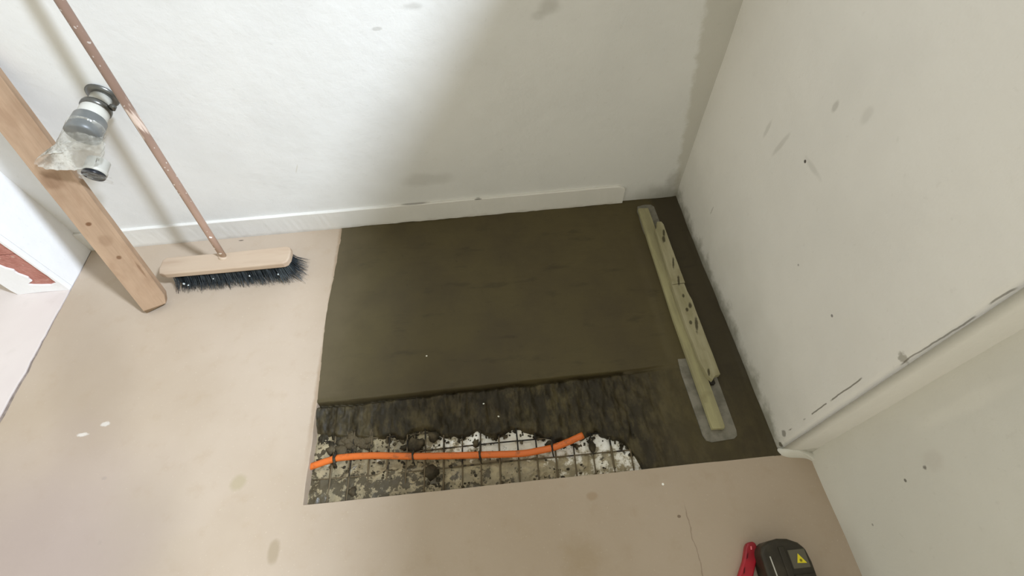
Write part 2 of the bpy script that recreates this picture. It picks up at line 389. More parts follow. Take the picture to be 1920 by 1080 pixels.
# left pier: brick core under a coat of white plaster, plaster knocked off the end face near the floor
PX0, PX1, PY = -2.785, -2.575, -0.208
def brick_mat():
    s = NT('old_red_brick')
    c = s.mix(s.ramp(s.noise(18, 4, 0.7), 0.35, 0.7), srgb(170, 114, 102), srgb(188, 134, 122))
    c = s.mix(s.ramp(s.noise(40, 3), 0.62, 0.7, 0, 0.7), c, srgb(206, 180, 166))
    return s.finish(c, 0.9, 0.2, s.noise(60, 4), 0.006)
pier = bpy.data.objects.new('wall_left', None); COL.objects.link(pier); pier.location = (-2.68, -0.2, 0); struct(pier)
inv = Matrix.Translation((2.68, 0.2, 0))
def pchild(name, bm, mat, **k):
    bm.transform(inv); return from_bm(name, bm, mat, pier, **k)
bm = bmesh.new(); box(bm, (PX0+0.01, PY+0.012, -0.05), (PX1-0.0045, 1.6, 3.05)); pchild('masonry', bm, m_white)
m_brick = brick_mat()
# red clay blocks showing in the hole
for (z0, z1) in ((0.035, 0.228), (0.231, 0.43), (0.433, 0.60)):
    bm = bmesh.new(); box(bm, (-2.755, PY+0.006, z0), (-2.5795, PY+0.06, z1))
    bevel(pchild('clay_block', bm, m_brick), 0.003)
# plaster coat: end face with a ragged hole, and the right face
hole = poly_ragged([(-2.587, 0.55), (-2.588, 0.30), (-2.586, 0.10), (-2.589, 0.052)], 0.02, 0.0012, 2.0) + \
       poly_ragged([(-2.62, 0.043), (-2.67, 0.050), (-2.695, 0.058), (-2.665, 0.075), (-2.660, 0.10), (-2.675, 0.125), (-2.672, 0.150), (-2.697, 0.185), (-2.70, 0.27), (-2.69, 0.36), (-2.72, 0.55)], 0.015, 0.006, 4.0)
bm = bmesh.new()
outer = [(PX0, 0.55), (PX0, 0.2), (PX0-0.004, 0.03), (PX0, 0.0), (-2.68, 0.003), (PX1, 0.0), (PX1, 0.2), (PX1, 0.55)]
prism(bm, outer + hole, PY, PY+0.02, 'y'); box(bm, (PX0, PY, 0.55), (PX1, PY+0.02, 3.05))
bevel(pchild('plaster_coat', bm, m_white), 0.0015)
bm = bmesh.new(); box(bm, (PX1-0.004, PY+0.0205, 0.0), (PX1, YB, 3.05)); pchild('plaster_coat', bm, m_white)

# ---------------------------------------------------------------- pit bottom, mesh, pipe
# torn white insulation foil, crumpled and mortar stained
xs = np.linspace(-1.50, -0.36, 420); ys = np.linspace(-0.84, -1.150, 150); X, Y = np.meshgrid(xs, ys)
ridg = lambda sc, sd, ax=1.0: 1-2*np.abs(fbm(X*ax, Y, sc, 2, sd))
Z = -0.050 + 0.008*np.clip(ridg(9, 3.0), 0, 1)**3*sstep(-Y, 0.8, 0.95) + 0.004*ridg(26, 8.0)**2 + 0.0012*fbm(X, Y, 90, 2, 4.0)
Z = Z + 0.010*np.clip(fbm(X, Y, 6, 2, 22.0), 0, 1) + sstep(-Y, 1.03, 1.11)*(0.010+0.012*fbm(X, Y, 14, 3, 31.0))*(0.45+0.55*sstep(-X, 0.7, 1.1)) + 0.006*sstep(-X, 1.15, 1.4)*(0.5+fbm(X, Y, 18, 2, 41.0))
foil = link('insulation_foil', grid_mesh('insulation_foil', X, Y, Z))
s = NT('stained_foil'); x, y, z = s.xyz()
base = s.mix(s.ramp(s.noise(9, 3), 0.35, 0.65), srgb(252, 250, 244), srgb(232, 226, 210))
# cement slurry: heavy on the left and in front, light at the right and by the wet edge
lead = s.math('ADD', s.math('MULTIPLY', s.ramp(x, -1.30, -0.70, 0.30, 0.0), 1.0), s.math('MULTIPLY', s.ramp(y, -1.09, -1.0, 0.22, -0.10), s.ramp(x, -0.9, -0.5, 1.0, 0.35)))
n = s.math('ADD', s.noise(24, 5, 0.72), s.math('SUBTRACT', lead, 0.0))
sl = s.mix(s.ramp(s.noise(30, 4, 0.7), 0.35, 0.62), srgb(150, 136, 106), srgb(84, 74, 53))
c = s.mix(s.ramp(n, 0.53, 0.62, 0, 0.95), base, sl)
c = s.mix(s.math('MULTIPLY', s.ramp(n, 0.46, 0.56), 0.35), c, srgb(186, 172, 134))
dn = s.math('ADD', s.noise(38, 4, 0.7), s.math('MULTIPLY', lead, 0.40))
c = s.mix(s.ramp(dn, 0.64, 0.70, 0, 0.9), c, srgb(70, 62, 44))
foil.data.materials.append(s.finish(c, s.ramp(s.noise(20, 2), 0.4, 0.6, 0.35, 0.7), 0.5, s.noise(70, 3), 0.004, 0.8))
tag(foil, 'crumpled white foil at the bottom of the trench, stained with grey cement', 'foil')

# welded wire mesh
s = NT('rusty_dark_wire'); m_wire = s.finish(s.mix(s.ramp(s.math('ADD', s.noise(40, 3), s.math('ADD', s.ramp(s.xyz()[1], -0.085, -0.03, 0.3, 0), s.ramp(s.xyz()[0], -0.3, 0.1, 0.12, 0))), 0.5, 0.65), srgb(34, 31, 26), srgb(104, 92, 70)), 0.7, 0.3, s.noise(120, 2), 0.001)
mesh = empty('reinforcing_mesh', (-0.95, -1.0, -0.04), 'dark welded wire mesh lying on the white foil under the orange pipe', 'wire mesh')
mi = Matrix.Translation((0.95, 1.0, 0.04))
for i in range(18):
    xx = -1.419 + 0.0607*i
    dy = 0.004*math.sin(i*2.3)
    bm = bmesh.new(); tube(bm, catmull([(xx+0.003*math.sin(i), -0.90, -0.034), (xx, -0.99+dy, -0.0325), (xx-0.002, -1.06, -0.0345+0.002*math.sin(i*1.7)), (xx-0.005, -1.135, -0.037)], 3), 0.0024 + 0.0006*(i % 3 == 0), 6)
    bm.transform(mi); from_bm('wire', bm, m_wire, mesh, smooth=True)
for j, yy in enumerate((-0.932, -0.990, -1.053)):
    bm = bmesh.new()
    tube(bm, catmull([(-1.475, yy+0.002, -0.036), (-1.2, yy-0.002, -0.0385), (-0.9, yy-0.001, -0.0375), (-0.65, yy-0.004, -0.036), (-0.41, yy-0.005, -0.037)], 5), 0.0023, 6)
    bm.transform(mi); from_bm('wire', bm, m_wire, mesh, smooth=True)

# orange heating pipe
s = NT('orange_plastic_pipe')
m_orange = s.finish(s.mix(s.ramp(s.noise(30, 4, 0.7), 0.52, 0.72, 0, 0.8), srgb(214, 108, 40), srgb(140, 80, 40)), 0.38, 0.5)
s = NT('dirty_black_tie'); m_tie = s.finish(s.mix(s.ramp(s.noise(50, 3), 0.45, 0.6), srgb(30, 26, 20), srgb(62, 54, 38)), 0.6, 0.4, s.noise(90, 3), 0.002)
PP = catmull([(-1.497, -1.014, -0.024), (-1.471, -1.009, -0.021), (-1.43, -1.000, -0.018), (-1.388, -0.994, -0.017), (-1.283, -0.998, -0.017), (-1.153, -1.013, -0.018), (-1.023, -1.024, -0.018), (-0.937, -1.030, -0.018),
              (-0.808, -1.039, -0.018), (-0.75, -1.036, -0.018), (-0.694, -1.030, -0.017), (-0.643, -1.017, -0.013), (-0.597, -1.003, -0.009)], 6)
bm = bmesh.new(); tube(bm, PP, 0.0108, 16)
tag(pipe := from_bm('heating_pipe', bm, m_orange, smooth=True), 'bright orange plastic pipe tied across the wire mesh in the trench', 'pipe')
def torus(bm, c, axis, R_, r, n=20, m=8, sq=(1, 1)):
    a, b = frame_of(axis); axis = Vector(axis).normalized(); c = Vector(c); rr = []
    for i in range(n):
        t = 2*math.pi*i/n; d = a*math.cos(t)+b*math.sin(t)
        rr.append([bm.verts.new(c + d*(R_+r*math.cos(2*math.pi*k/m)*sq[0]) + axis*r*math.sin(2*math.pi*k/m)*sq[1]) for k in range(m)])
    for i in range(n):
        for k in range(m): bm.faces.new((rr[i][k], rr[(i+1) % n][k], rr[(i+1) % n][(k+1) % m], rr[i][(k+1) % m]))
for (tx, w, tail) in ((-1.405, 0.0045, 0.020), (-1.163, 0.0026, 0.022), (-0.945, 0.0030, 0.040), (-0.700, 0.0026, 0.035)):
    p = min(PP, key=lambda q: abs(q.x-tx)); bm = bmesh.new(); torus(bm, p, (1, 0.1, 0), 0.0122, 0.0016, sq=(1, w/0.0016))
    tube(bm, [p+Vector((0.0, 0.0, 0.012)), p+Vector((0.004, tail*0.5, 0.012)), p+Vector((0.002, tail, 0.004))], [w, w, w*0.8], 6)
    tube(bm, [p+Vector((0.0, -0.006, 0.010)), p+Vector((0.001, -0.017, 0.000)), p+Vector((0.003, -0.024, -0.014))], [w, w, w*0.8], 6)
    from_bm('pipe_tie', bm, m_tie, pipe, smooth=True)

# ---------------------------------------------------------------- wet screed
mort_x = np.array([-1.50, -1.471, -1.398, -1.29, -1.219, -1.185, -1.160, -1.121, -1.05, -1.005, -0.942, -0.881, -0.827, -0.757, -0.708, -0.638, -0.59, -0.55, -0.52, -0.467, -0.440, -0.425, -0.40])
mort_y = np.array([0.905, 0.912, 0.926, 0.937, 0.940, 0.955, 0.925, 0.920, 0.955, 0.966, 0.951, 0.975, 0.952, 0.973, 1.005, 1.015, 1.010, 0.985, 1.012, 1.035, 1.08, 1.129, 1.25])
def screed_z(X, Y):
    y = -Y
    top = 0.0006*fbm(X, Y, 5, 4, 1.0) + 0.0007*fbm(X*0.5, Y*4, 14, 3, 7.0)
    ye = np.interp(X, mort_x, mort_y) + 0.010*fbm(X, Y, 45, 3, 3.0)
    edge = 0.800 + 0.018*(X+1.1)*(-1)*0.6 + 0.002*fbm(X, Y*0, 8, 2, 5.0)
    # rough, raked layer
    t = np.clip((y-edge)/np.maximum(ye-edge, 0.02), 0, 1.0)
    rough = -0.014 - 0.014*t - 0.020*np.exp(-((y-edge-0.007)/0.006)**2) + 0.020*fbm(X*1.5, Y*0.8, 18, 4, 2.0) + 0.009*fbm(X*3, Y*0.6, 30, 2, 12.0)
    rough = rough - 0.040*sstep(y, ye-0.012, ye+0.012)
    k = sstep(X, -0.50, -0.24)          # rises to the floor level at the right
    grooves = 0.004*np.sin((X*0.8+Y*0.6)*115 + 3*fbm(X, Y, 6, 2, 4.0))*np.exp(-((X+0.42)/0.09)**2-((y-0.90)/0.06)**2)
    rr = rough*(1-k) + k*(-0.002+0.003*fbm(X, Y, 20, 3, 8.0)) + grooves
    rr = np.where(X > -0.425+0.02*fbm(X, Y, 20, 2, 1.0), np.maximum(rr, -0.016+0.008*fbm(X, Y, 20, 2, 1.0)), rr)
    s_ = sstep(y, edge-0.0005, edge+0.004)
    kk = sstep(X, -0.26, -0.17)
    z = top*(1-s_) + (rr*(1-kk)+kk*top)*s_
    # bed squeezed up round the middle of the straightedge
    z = z + 0.0055*sstep(X, -0.262, -0.225)*sstep(-X, 0.095, 0.112)*sstep(y, 0.14, 0.24)*sstep(-y, -0.82, -0.74) + 0
    # lip against the walls
    z = z + 0.004*sstep(X, -0.02, 0.0)*(0.5+fbm(X, Y, 12, 2, 6.0)) + 0.004*sstep(Y, -0.02, 0.0)*(0.5+fbm(X, Y, 12, 2, 9.0))
    return z
s = NT('wet_mortar'); x, y, z = s.xyz()
c = s.mix(s.ramp(s.noise(3, 5, 0.6), 0.35, 0.7), srgb(82, 73, 46), srgb(72, 63, 42))
c = s.mix(s.ramp(s.noise(11, 4, 0.6, stretch=(0.5, 1.6, 1)), 0.56, 0.72, 0, 0.55), c, srgb(58, 50, 33))
c = s.mix(s.ramp(s.noise(40, 3), 0.66, 0.76, 0, 0.35), c, srgb(52, 45, 30))
c = s.mix(s.math('MULTIPLY', s.ramp(s.math('ADD', x, s.math('MULTIPLY', s.noise(6, 4), 0.25)), -1.38, -1.18, 0.6, 0), s.ramp(y, -0.80, -0.78)), c, srgb(92, 82, 62))  # lamplight on the left end of the smooth part, put into the colour
rgh = s.math('MULTIPLY', s.ramp(y, -0.815, -0.80, 0.85, 0), s.ramp(x, -0.45, -0.25, 1, 0.35))
c = s.mix(s.math('MULTIPLY', rgh, s.ramp(s.noise(16, 5, 0.7, stretch=(1.6, 0.7, 1)), 0.35, 0.6)), c, srgb(34, 29, 18))  # dark streaks painted in for the shade between the raked ridges
for q_ in ((-0.915, -0.86), (-0.868, -0.905), (-1.11, -0.665)): c = s.mix(s.blob((q_[0], q_[1], 0), (0.003, 0.0025, 1), soft=0.3, jitter=0.1), c, srgb(240, 238, 225))
# darker strip by the wall
c = s.mix(s.math('MULTIPLY', s.ramp(s.math('ADD', x, s.math('MULTIPLY', s.noise(10, 3), 0.02)), -0.125, -0.09, 0, 0.6), s.ramp(y, -1.0, -0.8, 0.2, 1)), c, srgb(56, 50, 40))
bmp = s.math('ADD', s.math('MULTIPLY', s.noise(30, 4, stretch=(0.5, 1.4, 1)), 0.35), s.math('MULTIPLY', s.noise(160, 3), 0.15))
m_mortar = s.finish(c, 0.62, 0.3, bmp, 0.004, 0.6)
xs = np.linspace(-1.496, 0.004, 430)
ys = np.concatenate([np.linspace(YB+0.002, -0.77, 150), np.linspace(-0.773, -1.130, 210)])
X, Y = np.meshgrid(xs, ys)
# keep to the ragged left cut
lx = np.interp(-Y, [-p[1] for p in left_cut], [p[0] for p in left_cut]) - 0.002
X = lx + (X - xs[0])*(0.004-lx)/(0.004-xs[0])
Z = screed_z(X, Y)
scr = link('fresh_screed', grid_mesh('fresh_screed', X, Y, Z), m_mortar)
tag(scr, 'dark wet cement screed filling the cut-out, smooth behind and raked in front', 'screed')

# mortar crumbs and splashes on foil, wires and pipe: uncountable
bm = bmesh.new(); rnd = random.Random(5)
base_ico = bmesh.new(); bmesh.ops.create_icosphere(base_ico, subdivisions=2, radius=1.0)
bv = [v.co.copy() for v in base_ico.verts]; bf = [[v.index for v in f.verts] for f in base_ico.faces]; base_ico.free()
def lump(x, y, z, r, flat=0.6):
    o = Vector((rnd.random()*50, rnd.random()*50, 0)); rx = r*rnd.uniform(0.7, 1.5); ry = r*rnd.uniform(0.7, 1.3)
    vs_ = []
    for v in bv:
        k = 1+0.6*noise.noise(v*1.6+o)
        vs_.append(bm.verts.new((x+v.x*rx*k, y+v.y*ry*k, z+v.z*r*flat*k)))
    for f in bf: bm.faces.new([vs_[i] for i in f])
for (px, py, r) in ((-1.155, -0.972, 0.020), (-1.13, -0.965, 0.016), (-1.185, -0.975, 0.012), (-1.09, -0.948, 0.018), (-0.95, -0.985, 0.013), (-0.70, -1.010, 0.014), (-0.57, -1.035, 0.016), (-1.10, -1.062, 0.018),
                    (-1.43, -0.955, 0.020), (-1.40, -0.965, 0.018), (-1.37, -0.95, 0.016), (-1.33, -0.95, 0.013), (-1.345, -1.10, 0.017), (-1.30, -1.09, 0.014), (-0.665, -0.995, 0.014), (-0.62, -1.03, 0.008)):
    lump(px, py, -0.040, r)
for i in range(150):      # dark droppings by the left end of the pipe
    px = rnd.uniform(-1.475, -1.295); py = rnd.uniform(-0.905, -0.985); lump(px, py, -0.040, rnd.uniform(0.004, 0.013)*(1.25 if py > -0.94 else 0.8))
for i in range(620):
    if i < 330: px = -1.48+abs(rnd.gauss(0, 0.33)); py = -0.93-rnd.random()*0.20; r = rnd.uniform(0.0015, 0.0055)
    elif i < 520:                       # along the edge of the raked mortar
        px = rnd.uniform(-1.47, -0.44); py = -float(np.interp(px, mort_x, mort_y))-abs(rnd.gauss(0, 0.012)); r = rnd.uniform(0.0015, 0.0065)
    else: px = rnd.uniform(-1.1, -0.5); py = -1.13+abs(rnd.gauss(0, 0.025)); r = rnd.uniform(0.0015, 0.005)
    if px > -0.44: continue
    lump(px, py, -0.044 if rnd.random() < 0.8 else -0.036, r)
s = NT('mortar_crumbs'); c = s.mix(s.ramp(s.noise(16, 3), 0.45, 0.6), srgb(52, 46, 32), srgb(88, 78, 58))
spl = from_bm('mortar_splatter', bm, s.finish(c, 0.75, 0.3, s.noise(150, 3), 0.002), smooth=True)
tag(spl, 'lumps of grey mortar splattered over the white foil and wires', 'mortar', kind='stuff')

# ---------------------------------------------------------------- straightedge lying on the screed
de = empty('darby', (-0.165, -0.55, 0.002), 'long steel-bladed screeding trowel with weathered timber rails lying on the wet screed', 'trowel')
di = Matrix.Translation((0.165, 0.55, -0.002))
def dchild(name, bm, mat, bev=0.0015, lab=None):
    bm.transform(di); o = bevel(from_bm(name, bm, mat, de), bev)
    if lab: o['label'] = lab
    return o
s = NT('slurry_steel'); c = s.mix(s.ramp(s.noise(20, 4), 0.4, 0.65), srgb(130, 126, 114), srgb(104, 100, 88))
m_blade = s.finish(c, 0.45, 0.5, s.noise(60, 3), 0.001, metal=0.15)
def raw_wood(name, a, b, dk, stretch, spots=()):
    s = NT(name); c = s.mix(s.ramp(s.noise(30, 4, 0.65, stretch=stretch), 0.35, 0.65), a, b)
    c = s.mix(s.ramp(s.noise(9, 3), 0.58, 0.75, 0, 0.6), c, dk)
    for (p, r, st, colr, kw) in spots: c = s.mix(s.blob(p, r, strength=st, **kw), c, colr)
    return s.finish(c, 0.75, 0.25, s.noise(80, 3, stretch=stretch), 0.002, 0.6)
m_rail = raw_wood('yellow_rail_wood', srgb(164, 158, 120), srgb(144, 138, 106), srgb(120, 112, 80), (1, 0.12, 1))
def dk(x_, y_, rx, ry, st=0.85, rot=0.25): return ((x_+0.165, y_+0.55, 0.04), (rx, ry, 1), st, srgb(52, 46, 30), dict(soft=0.4, jitter=0.6, nscale=60, rot=((0, 0, 1), rot)))
m_board = raw_wood('weathered_board', srgb(162, 155, 126), srgb(144, 138, 106), srgb(130, 121, 88), (1, 0.12, 1),
    [dk(-0.128, -0.225, 0.005, 0.018), dk(-0.138, -0.26, 0.006, 0.016), dk(-0.134, -0.385, 0.0035, 0.028), dk(-0.138, -0.47, 0.0045, 0.022), dk(-0.140, -0.54, 0.004, 0.008),
     dk(-0.128, -0.585, 0.006, 0.012), dk(-0.145, -0.60, 0.005, 0.008), dk(-0.130, -0.665, 0.0055, 0.030), dk(-0.148, -0.655, 0.005, 0.008), dk(-0.146, -0.85, 0.004, 0.012)])
bm = bmesh.new()
blade_pts = [(-0.183, -0.030), (-0.150, -0.024), (-0.122, -0.027), (-0.112, -0.040), (-0.108, -0.30), (-0.107, -0.80), (-0.106, -1.040), (-0.110, -1.058), (-0.122, -1.066), (-0.195, -1.070), (-0.212, -1.063), (-0.218, -1.045), (-0.224, -0.83), (-0.219, -0.75), (-0.205, -0.60), (-0.196, -0.30), (-0.192, -0.06)]
prism(bm, blade_pts, -0.001, 0.0035); dchild('blade', bm, m_blade, 0.0008, 'thin grey steel blade smeared with slurry')
bm = bmesh.new(); prism(bm, [(-0.1905, -0.058), (-0.147, -0.062), (-0.1455, -0.20), (-0.150, -0.55), (-0.145, -1.030), (-0.150, -1.036), (-0.1875, -1.033), (-0.196, -0.62), (-0.1935, -0.25)], 0.0045, 0.022)
dchild('rail', bm, m_rail, 0.002, 'long yellowish timber rail')
# handle board over the rail, two lengths with a small step where they butt
bm = bmesh.new()
prism(bm, poly_ragged([(-0.158, -0.205), (-0.146, -0.190), (-0.140, -0.163), (-0.122, -0.163), (-0.116, -0.180), (-0.117, -0.300), (-0.1155, -0.480)], 0.03, 0.001, 4) +
      poly_ragged([(-0.166, -0.484), (-0.161, -0.35), (-0.158, -0.205)], 0.03, 0.0012, 6)[:-1], 0.0225, 0.042)
dchild('handle_board', bm, m_board)
bm = bmesh.new()
prism(bm, poly_ragged([(-0.168, -0.486), (-0.120, -0.484), (-0.119, -0.52), (-0.113, -0.56), (-0.112, -0.70), (-0.110, -0.862), (-0.130, -0.866), (-0.142, -0.880), (-0.154, -0.862), (-0.163, -0.80), (-0.169, -0.62)], 0.04, 0.001, 14)[:-1] + [(-0.1685, -0.52)], 0.0225, 0.0425)
dchild('handle_board', bm, m_board)
bm = bmesh.new(); box(bm, (-0.146, -0.885, 0.006), (-0.128, -0.845, 0.024)); dchild('bracket', bm, m_tie)
bm = bmesh.new(); box(bm, (-0.146, -0.21, 0.006), (-0.130, -0.19, 0.024)); dchild('bracket', bm, m_tie)

# ---------------------------------------------------------------- push broom
br = empty('push_broom', (-1.89, -0.18, 0.0), 'wide wooden push broom with dark bristles leaning against the back wall', 'broom')
bi = Matrix.Translation((1.89, 0.18, 0))
def bchild(name, bm, mat, smooth=False, lab=None):
    bm.transform(bi); o = from_bm(name, bm, mat, br, smooth)
    if lab: o['label'] = lab
    return o
m_head = (lambda s: s.finish(s.mix(s.ramp(s.noise(14, 4, 0.6, stretch=(0.15, 1, 1)), 0.35, 0.7), srgb(184, 164, 142), srgb(170, 147, 124)), 0.6, 0.35, s.noise(50, 3, stretch=(0.1, 1, 1)), 0.001))(NT('pale_beech'))
# head: long block, rounded ends, sloping ends on the top
zt, zb = 0.100, 0.072
bm = bmesh.new()
outline = [(-2.150, -0.178), (-2.135, -0.166), (-1.90, -0.168), (-1.660, -0.164), (-1.646, -0.172), (-1.640, -0.190), (-1.640, -0.226), (-1.648, -0.246), (-1.662, -0.253), (-1.89, -0.254), (-2.120, -0.253), (-2.142, -0.246), (-2.150, -0.225)]
prism(bm, outline, zb, zt)
hd = bchild('head', bm, m_head); bevel(hd, 0.006, 3, 0.9)
# socket boss around the handle
bm = bmesh.new(); tube(bm, [(-1.907, -0.192, 0.085), (-1.907, -0.190, 0.1005), (-1.906, -0.189, 0.103)], [0.019, 0.018, 0.015], 20); bchild('socket', bm, m_head, True)
# handle
def handle_mat():
    s = NT('worn_handle_wood'); x, y, z = s.xyz()
    c = s.mix(s.ramp(s.noise(20, 4, 0.6, stretch=(1, 1, 0.12)), 0.35, 0.7), srgb(168, 140, 122), srgb(148, 120, 102))
    c = s.mix(s.ramp(s.math('ADD', z, s.math('MULTIPLY', s.noise(9, 3), 0.25)), 0.40, 0.95, 0.0, 0.75), c, srgb(120, 97, 84))
    c = s.mix(s.ramp(s.math('ADD', z, s.math('MULTIPLY', s.noise(30, 3), 0.05)), 0.11, 0.18, 0.8, 0.0), c, srgb(196, 172, 148))
    a = s.math('MULTIPLY', s.ramp(s.math('ADD', z, s.math('MULTIPLY', s.noise(40, 3), 0.08)), 0.655, 0.675), s.ramp(s.math('ADD', z, s.math('MULTIPLY', s.noise(40, 3), 0.08)), 0.76, 0.79, 1, 0))
    c = s.mix(s.math('MULTIPLY', a, s.ramp(s.noise(45, 3, stretch=(1, 1, 0.12)), 0.47, 0.56, 0, 0.75)), c, srgb(224, 204, 188))
    sp = s.ramp(s.noise(75, 1), 0.70, 0.73)
    c = s.mix(s.math('MULTIPLY', sp, s.ramp(z, 0.3, 0.66, 1, 0.3)), c, srgb(245, 240, 232))
    return s.finish(c, 0.42, 0.45, s.noise(60, 3, stretch=(1, 1, 0.1)), 0.001)
hp = [Vector((-1.9074, -0.190, 0.088)), Vector((-1.8571, -0.080, 1.10)), Vector((-1.8385, -0.0195, 1.52))]
hp = [hp[0].lerp(hp[1], t/8) for t in range(8)] + [hp[1].lerp(hp[2], t/4) for t in range(5)]
rad = [0.0122, 0.0125] + [0.0128]*(len(hp)-4) + [0.0125, 0.009]
bm = bmesh.new(); tube(bm, hp, rad, 18); bchild('handle', bm, handle_mat(), True, 'long reddish brown round handle with worn paint spots')
# bristles: many thin dark blades flaring outwards, splayed by use
bm = bmesh.new(); rnd = random.Random(11)
for i in range(3600):
    u = rnd.random(); v = rnd.random()
    x0 = -2.108 + u*0.458; y0 = -0.178 - v*0.066
    flx = (u-0.5)*0.036 + rnd.gauss(0, 0.006) + (0.018*max(0, (u-0.93)/0.07)); fly = (v-0.35)*-0.058 + rnd.gauss(0, 0.005)
    if u > 0.95: flx += 0.008
    zend = 0.003 + abs(rnd.gauss(0, 0.004)); ang = rnd.random()*math.pi
    wv = Vector((math.cos(ang), math.sin(ang), 0))*0.0009
    p0 = Vector((x0, y0, 0.074)); p1 = Vector((x0+flx*0.35, y0+fly*0.4, 0.036)); p2 = Vector((x0+flx, y0+fly, zend))
    q = [bm.verts.new(p) for p in (p0-wv, p0+wv, p1+wv, p1-wv, p2+wv*0.4, p2-wv*0.4)]
    bm.faces.new((q[0], q[1], q[2], q[3])); bm.faces.new((q[3], q[2], q[4], q[5]))
# dense core so that light does not pass
prism(bm, [(-2.104, -0.182), (-1.652, -0.182), (-1.652, -0.240), (-2.104, -0.240)], 0.018, 0.0725)
s = NT('dark_bristle'); m_bris = s.finish(s.mix(s.ramp(s.noise(30, 3), 0.4, 0.65), srgb(38, 44, 48), srgb(62, 68, 70)), 0.6, 0.3)
b_ = bchild('bristles', bm, m_bris, lab='dark blue-grey splayed bristles'); b_['kind'] = 'stuff'
# crumbs caught in the bristles
bm = bmesh.new()
for (px, py, pz, r) in ((-2.075, -0.262, 0.040, 0.004), (-2.060, -0.266, 0.034, 0.003), (-1.81, -0.262, 0.052, 0.0035), (-1.70, -0.262, 0.045, 0.003), (-1.955, -0.258, 0.05, 0.002)): lump(px, py, pz, r, 1.0)
s = NT('pale_crumbs'); tag(bchild('crumbs', bm, s.finish(srgb(190, 196, 194), 0.8)), kind='stuff')

# ---------------------------------------------------------------- timber leaning in the corner
def beam_mat():
    s = NT('rough_sawn_pine'); x, y, z = s.xyz()
    c = s.mix(s.ramp(s.noise(16, 5, 0.6, stretch=(1, 1, 0.10)), 0.32, 0.68), srgb(172, 145, 119), srgb(150, 125, 101))
    c = s.mix(s.ramp(s.noise(9, 4, 0.6, stretch=(1, 1, 0.5)), 0.45, 0.65, 0, 0.6), c, srgb(138, 110, 86))
    for (p, r, st) in (((0.03, 0.0, 0.60), (0.014, 1, 0.012), 0.8), ((-0.015, 0.0, 0.565), (0.03, 1, 0.03), 0.45), ((-0.01, 0, 0.40), (0.008, 1, 0.006), 0.9), ((0.0, 0, 0.258), (0.007, 1, 0.007), 0.8),
                       ((0.035, 0, 0.19), (0.004, 1, 0.03), 0.5), ((0.0, 0, 0.33), (0.02, 1, 0.02), 0.25)):
        c = s.mix(s.blob(p, r, strength=st, soft=0.4, jitter=0.5), c, srgb(104, 72, 48))
    c = s.mix(s.ramp(z, 0.024, 0.031, 0.7, 0), c, srgb(110, 92, 68))
    return s.finish(c, 0.8, 0.2, s.noise(60, 4, stretch=(1, 1, 0.1)), 0.003, 0.7)
m_beam = beam_mat()
B0 = Vector((-2.158, -0.362, 0.0)); B1 = Vector((-2.262, -0.035, 0.90))
dirv = (B1-B0).normalized()
Llen = (B1-B0).length
cam_side = Vector((0.62, -0.55, 0.0)).normalized()
xa = Vector((0.93, 0.36, 0)); xa = (xa - dirv*xa.dot(dirv)).normalized()    # width axis
ya = dirv.cross(xa).normalized()                                           # thickness axis (away from viewer)
W2, T = 0.047, 0.036
bm = bmesh.new()
sec = [(-W2, 0), (W2*0.98, 0), (W2, 0.002), (W2, T), (-W2, T), (-W2, 0.002)]
rows = []
for i in range(14):
    t = i/13; rows.append([bm.verts.new((sx + 0.001*noise.noise(Vector((t*9, sx*30, 1))), sy, 0.004+t*Llen)) for sx, sy in sec])
# cut the foot: end sits level, right corner clipped
for k, v in enumerate(rows[0]):
    v.co.z = 0.010 if v.co.x < 0 else 0.024
rows[0][1].co.x = rows[0][2].co.x = rows[0][3].co.x = W2*0.62
for k in (0, 1, 2, 5): rows[0][k].co.y = 0.014
extra0 = [bm.verts.new((sx*(1 if sx < 0 else 0.72), sy, 0.030)) for sx, sy in sec]
extra = [bm.verts.new((sx, sy, 0.062)) for sx, sy in sec]
rows.insert(1, extra0); rows.insert(2, extra)
for i in range(len(rows)-1):
    for k in range(6): bm.faces.new((rows[i][k], rows[i][(k+1) % 6], rows[i+1][(k+1) % 6], rows[i+1][k]))
bm.faces.new(rows[0][::-1]); bm.faces.new(rows[-1])
beam = from_bm('timber_beam', bm, m_beam); bevel(beam, 0.0015, 2)
M3 = Matrix((xa, ya, dirv)).transposed().to_4x4(); M3.translation = B0
beam.matrix_world = M3
tag(beam, 'brown sawn timber plank leaning into the left corner beside the broom', 'plank')

# ---------------------------------------------------------------- waste pipe stub with plastic bag
ft = empty('waste_pipe_stub', (-2.035, YB, 0.67), 'grey and white waste pipe stub on back wall with plastic bag over its end', 'pipe')
fi = Matrix.Translation((2.035, -YB, -0.67))
def fchild(name, bm, mat, smooth=True, lab=None, parent=None):
    bm.transform(fi); o = from_bm(name, bm, mat, parent or ft, smooth)
    if lab: o['label'] = lab
    return o
s = NT('chrome_ring'); m_chrome = s.finish(srgb(112, 112, 108), 0.32, 0.5, metal=0.8)
s = NT('white_plastic'); m_wp = s.finish(srgb(192, 190, 180), 0.35, 0.5)
s = NT('grey_plastic'); m_gp = s.finish(s.mix(s.ramp(s.noise(12, 2), 0.4, 0.6), srgb(116, 116, 112), srgb(98, 100, 98)), 0.4, 0.5)
s = NT('dark_rubber'); m_rub = s.finish(srgb(26, 28, 34), 0.3, 0.5)
AX = Vector((-0.10, -1.0, -0.16)).normalized(); P0 = Vector((-2.030, YB+0.004, 0.688))
def along(t): return P0 + AX*t
def lathe(prof, n=28):
    bm = bmesh.new(); tube(bm, [along(t) for t, r in prof], [r for t, r in prof], n); return bm
